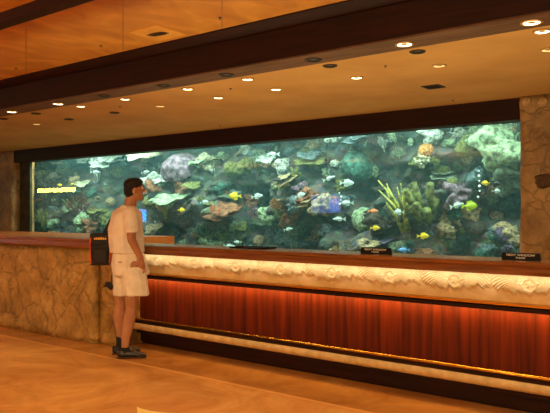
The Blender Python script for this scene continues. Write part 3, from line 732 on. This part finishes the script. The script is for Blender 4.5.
# ------------------------------------------------------------------ lit things on the lobby's back wall, seen as reflections in the tank glass
def mirror_thing(px0, px1, py0, py1, build):
    yv = 2*(YG+.1)+6.95
    a = on_y(px0, (py0+py1)/2, yv); b = on_y(px1, (py0+py1)/2, yv)
    z1 = on_y((px0+px1)/2, py0, yv).z; z0 = on_y((px0+px1)/2, py1, yv).z
    build(a.x, b.x, z0, z1)
def tv(lab, e1, dark=False):
    def f(x0, x1, z0, z1):
        t = empty('wall_screen', ((x0+x1)/2, -6.99, (z0+z1)/2)); tag(t, lab, 'screen'); w_, h_ = (x1-x0)/2, (z1-z0)/2
        box('bezel', -w_-.03, w_+.03, .0, .05, -h_-.03, h_+.03, M['black'], t)
        box('screen', -w_, w_, .05, .055, -h_, h_, mat('lit_blue_screen', srgb(90, 110, 200), emit=srgb(100, 130, 215), estr=e1), t)
        box('picture_window', w_*.25, w_*.9, .055, .058, -h_*.8, h_*.5, mat('brighter_blue_picture', srgb(40, 120, 240), emit=srgb(30, 130, 250), estr=e1*1.8), t)
    return f
mirror_thing(311, 341, 194, 213, tv('blue lit screen mirrored in the middle of the tank glass', 9))
mirror_thing(136, 146.5, 209, 222, tv('bright blue screen mirrored in the tank glass beside the man\'s chin', 30))
def lamp(x0, x1, z0, z1):
    z1 = min(z1, ZU-.05); z0 = z1-.28
    t = empty('wall_lamp', ((x0+x1)/2, -6.99, z0)); tag(t, 'long yellow lit lamp mirrored as a bar at the left of the tank glass', 'lamp')
    w_ = (x1-x0)/2
    box('housing', -w_-.04, w_+.04, 0, .08, -.03, z1-z0+.03, M['ringdk'], t)
    box('diffuser', -w_, w_, .08, .1, 0, z1-z0, mat('yellow_lit_diffuser', srgb(255, 240, 120), emit=srgb(250, 240, 90), estr=60), t)
mirror_thing(35, 76, 188, 193.5, lamp)

# ------------------------------------------------------------------ the man
PO = Vector((-5.24, 4.31, 0)); PR = math.radians(37.4)
def ell(c, r, rot=0, n=2):
    bm = bmesh.new(); bmesh.ops.create_icosphere(bm, subdivisions=n, radius=1)
    if not isinstance(r, (tuple, list)): r = (r, r, r)
    R = Matrix.Rotation(math.radians(rot), 3, 'Z'); out = [R @ Vector((v.co.x*r[0], v.co.y*r[1], v.co.z*r[2]))+Vector(c) for v in bm.verts]; bm.free(); return out
def blob_mesh(name, chains, m, parent, vox=.01, smooth=2, fold=0, wob=0):
    bm = bmesh.new()
    for ch in chains:                      # chain: list of (centre, radius, rotation)
        sets = [ell(*c) for c in ch]
        pairs = [(0, 0)] if len(sets) == 1 else [(i, i+1) for i in range(len(sets)-1)]
        for i, j in pairs:
            pts = sets[i]+(sets[j] if j != i else [])
            vs = [bm.verts.new(p) for p in pts]
            r = bmesh.ops.convex_hull(bm, input=vs)
            junk = {g for g in r['geom_interior']+r['geom_unused'] if isinstance(g, bmesh.types.BMVert)}
            bmesh.ops.delete(bm, geom=list(junk), context='VERTS')
    me = bpy.data.meshes.new(name); bm.to_mesh(me); bm.free()
    o = bpy.data.objects.new(name, me); C.objects.link(o)
    md = o.modifiers.new('r', 'REMESH'); md.mode = 'VOXEL'; md.voxel_size = vox
    s = o.modifiers.new('s', 'SMOOTH'); s.iterations = smooth; s.factor = .6
    dg = bpy.context.evaluated_depsgraph_get(); dg.update()
    me2 = bpy.data.meshes.new_from_object(o.evaluated_get(dg)); o.modifiers.clear(); o.data = me2; bpy.data.meshes.remove(me)
    me2.name = name
    if fold:
        me2.update()
        ns = [v.normal.copy() for v in me2.vertices]
        for v, n in zip(me2.vertices, ns):
            q = v.co; f_ = noise.noise(Vector((q.x*7, q.y*7, q.z*3.2+wob)))+.5*noise.noise(Vector((q.x*15+5, q.y*15, q.z*9+wob)))
            v.co += n*f_*fold
    for p in me2.polygons: p.use_smooth = True
    me2.materials.clear(); me2.materials.append(m); o.parent = parent
    return o
man = empty('person', PO, PR); tag(man, 'person with short black hair in white shirt, cream shorts and dark shoes, facing the aquarium', 'person')
skin = mat('skin', srgb(186, 132, 96), srgb(168, 114, 80), 6, .5); skin.node_tree.nodes['Principled BSDF'].inputs['Subsurface Weight'].default_value = .05
HC = Vector((.118, 0, 1.682)); hr = 18      # head centre and heading
hf = Vector((math.cos(math.radians(hr)), math.sin(math.radians(hr)), 0)); hs = Vector((hf.y, -hf.x, 0))  # forward, his right
hp = lambda f, s, z: tuple(HC+hf*f+hs*s+Vector((0, 0, z)))
body = []
body.append([(hp(-.008, 0, .02), (.094, .074, .10), hr)])                         # skull
body.append([(hp(.02, 0, -.03), (.066, .06, .07), hr), (hp(.062, 0, -.088), (.026, .028, .024), hr)])  # jaw and chin
body.append([(hp(.078, 0, .03), (.012, .012, .012), hr), (hp(.106, 0, -.012), (.013, .014, .012), hr)]) # nose
body.append([(hp(.082, 0, -.045), (.012, .026, .007), hr)]); body.append([(hp(.08, 0, -.058), (.012, .022, .007), hr)])  # lips
body.append([(hp(.07, .0, .045), (.02, .05, .012), hr)])                            # brow
for s in (-1, 1): body.append([(hp(-.005, s*.076, -.01), (.02, .01, .032), hr+s*-20)])  # ears
body.append([(hp(-.02, 0, -.06), (.058, .054, .04), hr), ((.07, .0, 1.5), (.066, .066, .04), 0)])       # neck
body.append([((.05, 0, 1.42), (.13, .15, .09), 38), ((.045, 0, 1.2), (.13, .15, .1), 38), ((.06, 0, .98), (.14, .16, .1), 38)])
# arms
body.append([((.115, -.15, 1.42), .055), ((.135, -.2, 1.19), .043), ((.215, -.14, 1.0), .03)])
body.append([((-.04, .17, 1.42), .055), ((-.01, .24, 1.18), .043), ((.12, .25, .99), .03)])
# hands: right slides into the shorts pocket, left rests at the other side
def hand(w_, d, side):
    d = Vector(d).normalized(); s = Vector(side).normalized(); w_ = Vector(w_)
    palm = w_+d*.055
    body.append([(tuple(w_), (.026, .024, .026)), (tuple(palm), (.036, .024, .036))])
    for k_, (o_, l) in enumerate(((-.027, .066), (-.009, .076), (.009, .072), (.027, .058))):
        b0 = palm+s*o_+d*.022; n_ = d.cross(s)
        b1 = b0+d*l*.55; b2 = b1+(d+n_*.5).normalized()*l*.5
        body.append([(tuple(b0), .0095), (tuple(b1), .0088), (tuple(b2), .0075)])
    t0 = w_+d*.025-s*.026; t1 = t0+(d*.8-s*.7).normalized()*.04; t2 = t1+d*.028
    body.append([(tuple(t0), .0115), (tuple(t1), .0105), (tuple(t2), .0085)])
hand((.215, -.14, .995), (.05, .22, -1), (.9, .3, .1))
hand((.12, .25, .985), (.4, -.1, -1), (.9, .3, .2))
# legs
for hip, kn, cf, an in (((.125, -.07, .93), (.112, -.085, .50), (.088, -.09, .37), (.048, -.10, .09)), ((.0, .07, .93), (-.035, .08, .50), (-.055, .085, .37), (-.05, .10, .10))):
    body.append([(hip, .095), ((kn[0], kn[1], .62), .075), (kn, .058), (cf, .06), ((an[0]+.008, an[1], .2), .043), (an, .036)])
def footb(a, ang, hgt=.035):
    d = Vector((math.cos(math.radians(ang)), math.sin(math.radians(ang)), 0)); a = Vector(a)
    return [(tuple(Vector((a.x, a.y, hgt))-d*.03), .033, ang), (tuple(Vector((a.x, a.y, hgt+.01))+d*.06), (.04, .036, .033), ang), (tuple(Vector((a.x, a.y, .028))+d*.15), (.045, .042, .022), ang)]
body.append(footb((.048, -.10), 8)); body.append(footb((-.05, .10), 25))
blob_mesh('body', body, skin, man, .0075, 2)
# eyes
for s in (-1, 1):
    bm = bmesh.new(); bmesh.ops.create_icosphere(bm, subdivisions=2, radius=.011); bm_obj('eye', bm, mat('eye_white', srgb(235, 230, 220), rough=.2), man, True, loc=hp(.077, s*.031, .022))
hairm = mat('black_hair', srgb(12, 10, 10), srgb(24, 19, 17), 30, .7, bump=.5, bscale=90)
blob_mesh('hair', [[(hp(-.014, 0, .05), (.098, .083, .078), hr), (hp(.03, 0, .085), (.062, .066, .04), hr)], [(hp(-.045, 0, -.005), (.062, .076, .085), hr)], [(hp(-.02, 0, .02), (.07, .081, .05), hr)]], hairm, man, .007, 1, .002)
shirtm = mat('white_shirt_cloth', srgb(244, 236, 222), srgb(230, 220, 204), 12, .85, bump=.1, bscale=120)
blob_mesh('shirt', [
    [((.055, 0, 1.50), (.085, .10, .03), 38), ((.04, .01, 1.44), (.145, .205, .055), -52+90), ((.03, .0, 1.30), (.172, .18, .08), 38), ((.042, 0, 1.14), (.178, .18, .06), 38), ((.048, 0, 1.05), (.172, .18, .012), 38)],
    [((.105, -.135, 1.44), .075), ((.13, -.19, 1.30), (.078, .075, .05)), ((.133, -.205, 1.265), (.078, .075, .008))],
    [((-.02, .15, 1.44), .075), ((-.015, .215, 1.30), (.075, .075, .05)), ((-.01, .225, 1.265), (.075, .075, .008))]], shirtm, man, .009, 3, .009)
blob_mesh('collar', [[((.02, .055, 1.515), (.022, .03, .018)), ((-.005, -.02, 1.51), (.022, .03, .018)), ((.04, -.075, 1.515), (.022, .03, .018)), ((.11, -.08, 1.485), (.02, .02, .014))]], shirtm, man, .007, 1)
shortm = mat('cream_shorts_cloth', srgb(242, 234, 214), srgb(228, 218, 196), 12, .85, bump=.1, bscale=120)
blob_mesh('shorts', [
    [((.062, 0, 1.045), (.158, .165, .012), 38), ((.065, 0, .93), (.182, .18, .06), 38), ((.085, 0, .84), (.19, .16, .05), 30)],
    [((.12, -.06, .88), (.13, .13, .06)), ((.165, -.085, .63), (.126, .12, .01))],
    [((.0, .06, .88), (.12, .13, .06)), ((-.02, .08, .61), (.095, .11, .01))]], shortm, man, .009, 2, .008, 4)
blob_mesh('belt', [[((.06, 0, 1.052), (.163, .17, .012), 38)]], mat('brown_belt_leather', srgb(120, 84, 50), rough=.5), man, .008, 0)
# back pocket flap
blob_mesh('pocket_flap', [[((-.055, -.105, .955), (.012, .012, .006)), ((.02, -.165, .965), (.012, .012, .006))], [((-.055, -.105, .955), (.012, .012, .006)), ((-.01, -.145, .925), (.01, .01, .006))]], mat('pocket_thread', srgb(150, 130, 96), rough=.8), man, .005, 0)
sockm = mat('dark_sock', srgb(26, 22, 24), rough=.9); shoem = mat('black_shoe_leather', srgb(34, 26, 22), rough=.35)
for a, ang, hs_ in (((.048, -.10), 8, .11), ((-.05, .10), 25, .185)):
    blob_mesh('sock', [[((a[0], a[1], .06), .041), ((a[0]+.003, a[1], hs_), (.042, .042, .008))]], sockm, man, .007, 0)
    d = Vector((math.cos(math.radians(ang)), math.sin(math.radians(ang)), 0)); A3 = Vector((a[0], a[1], 0)); q = lambda f, z: tuple(A3+d*f+Vector((0, 0, z)))
    sh = blob_mesh('shoe', [[(q(-.04, .045), (.042, .04, .04), ang), (q(.04, .045), (.05, .044, .036), ang), (q(.14, .036), (.055, .05, .024), ang), (q(.185, .032), (.03, .04, .018), ang)], [(q(-.045, .075), (.036, .036, .012), ang), (q(.0, .07), (.036, .038, .012), ang)]], shoem, man, .007, 1)
    blob_mesh('sole', [[(q(-.045, .01), (.044, .042, .009), ang), (q(.16, .01), (.058, .052, .009), ang)]], mat('shoe_sole', srgb(64, 44, 30), rough=.6), sh, .006, 0)
    blob_mesh('buckle_strap', [[(q(.06, .084), (.012, .044, .006), ang)], [(q(.1, .068), (.01, .046, .006), ang)]], mat('shoe_strap', srgb(120, 84, 56), rough=.4), sh, .005, 0)
# shoulder bag
bag = empty('shoulder_bag', PO+Vector((math.cos(PR)*-.235-math.sin(PR)*.05, math.sin(PR)*-.235+math.cos(PR)*.05, .92)), PR+math.radians(12))
tag(bag, 'black shoulder bag with orange piping hanging on the man\'s left side', 'bag')
bagm = mat('black_nylon', srgb(20, 18, 20), srgb(34, 30, 32), 30, .7, bump=.2, bscale=200)
box('bag_body', -.1, .1, -.075, .075, 0, .285, bagm, bag, bev=.022)
box('bag_flap', -.104, .104, -.083, .08, .2, .325, bagm, bag, bev=.02)
for sx in (-1, 1):
    bm = bmesh.new()
    tube(bm, [(sx*.094, -.083, .28), (sx*.100, -.083, .2), (sx*.096, -.076, .1), (sx*.09, -.074, .02)], .006, 6)
    bm_obj('orange_piping', bm, mat('orange_trim', srgb(232, 84, 24), rough=.6), bag)
bm = bmesh.new(); r_ = random.Random(3); x = -.06
for i in range(7):
    wd_ = .011; add_box(bm, x, x+wd_, -.0875, -.082, .262, .262+r_.uniform(.018, .026)); add_box(bm, x+wd_*.4, x+wd_+.004, -.0873, -.082, .262, .27); x += .0175
bm_obj('yellow_lettering', bm, mat('yellow_print', srgb(240, 190, 70), rough=.6), bag)
box('front_pocket', -.07, .07, -.092, -.07, .03, .17, bagm, bag, bev=.012)
# strap: from the bag over the shoulder
bm = bmesh.new()
def strip(bm, pts, w_, nrm):
    vs = []
    for i, p in enumerate(pts):
        p = Vector(p); t = (Vector(pts[min(i+1, len(pts)-1)])-Vector(pts[max(0, i-1)])).normalized(); n_ = Vector(nrm); s_ = t.cross(n_).normalized()*w_/2; k_ = n_.normalized()*.003
        vs.append([bm.verts.new(p+s_+k_), bm.verts.new(p-s_+k_), bm.verts.new(p-s_-k_), bm.verts.new(p+s_-k_)])
    for a, b in zip(vs, vs[1:]):
        for k_ in range(4): bm.faces.new((a[k_], a[(k_+1) % 4], b[(k_+1) % 4], b[k_]))
    bm.faces.new(vs[0][::-1]); bm.faces.new(vs[-1])
strip(bm, [(.02, -.03, .3), (.05, -.05, .36), (.1, -.08, .46), (.155, -.06, .56), (.205, .0, .605), (.25, .08, .59), (.2, .16, .5), (.1, .12, .38), (.03, .05, .3)], .03, (-.6, -.8, .25))
bm_obj('strap', bm, bagm, bag)
cs = blob_mesh('camera_case', [[((-.155, .02, .735), (.03, .025, .02)), ((-.125, .02, .70), (.028, .025, .035))], [((-.155, .02, .71), (.05, .02, .012), 20)], [((-.12, .02, .74), .008), ((-.105, .04, .93), .005)]], bagm, None, .006, 1)
cs.location = PO; cs.rotation_euler = (0, 0, PR)
tag(cs, 'small black camera case dangling behind the man\'s shorts', 'camera case')

# ------------------------------------------------------------------ light
LW = (1, .95, .56)
w = bpy.data.worlds.new('world'); sc.world = w; w.use_nodes = True
w.node_tree.nodes['Background'].inputs[0].default_value = (1, .93, .56, 1); w.node_tree.nodes['Background'].inputs[1].default_value = .42
# added unseen fill lights: points, uplights for the ceilings, spots over the lobby floor
def point(x, y, z, e):
    l = bpy.data.lights.new('lobby_fill_point', 'POINT'); l.energy = e; l.color = LW; l.shadow_soft_size = .25
    o = bpy.data.objects.new('lobby_fill_point', l); C.objects.link(o); o.location = (x, y, z)
for x in (-3.5, 0, 3): point(x, -2.5, 2.5, 170)  # added fill points behind the camera, without fixtures
for x in (-16, -12, -8, -4, 0): area('ceiling_fill', (x, -1.5, 2.45), (PI, 0, 0), 1.5, .5, 110, LW)  # added area fill aimed up to brighten the ceilings, no cove built
area('clerk_side_fill', (-7, 5.3, .45), (PI, 0, 0), 14, .1, 150, LW)  # added upward fill hidden behind the desk, lifts the lower ceiling
for x in (-14, -10.5, -7, -3.5, 0, 3):
    spot('lobby_fill_spot', (x, 2.2, 3.25), 125, LW, 2.0, .9)  # added fill spots below the upper ceiling, no fittings there
    spot('lobby_fill_spot', (x+1.5, -1.5, 3.25), 125, LW, 2.0, .9)
sc.view_settings.view_transform = 'Standard'; sc.view_settings.look = 'None'; sc.view_settings.gamma = 1; sc.view_settings.exposure = 0
sc.cycles.use_denoising = True
sc.cycles.max_bounces = 8; sc.cycles.transparent_max_bounces = 12; sc.cycles.volume_bounces = 1
sc.cycles.volume_step_rate = 4
sc.cycles.sample_clamp_indirect = 6
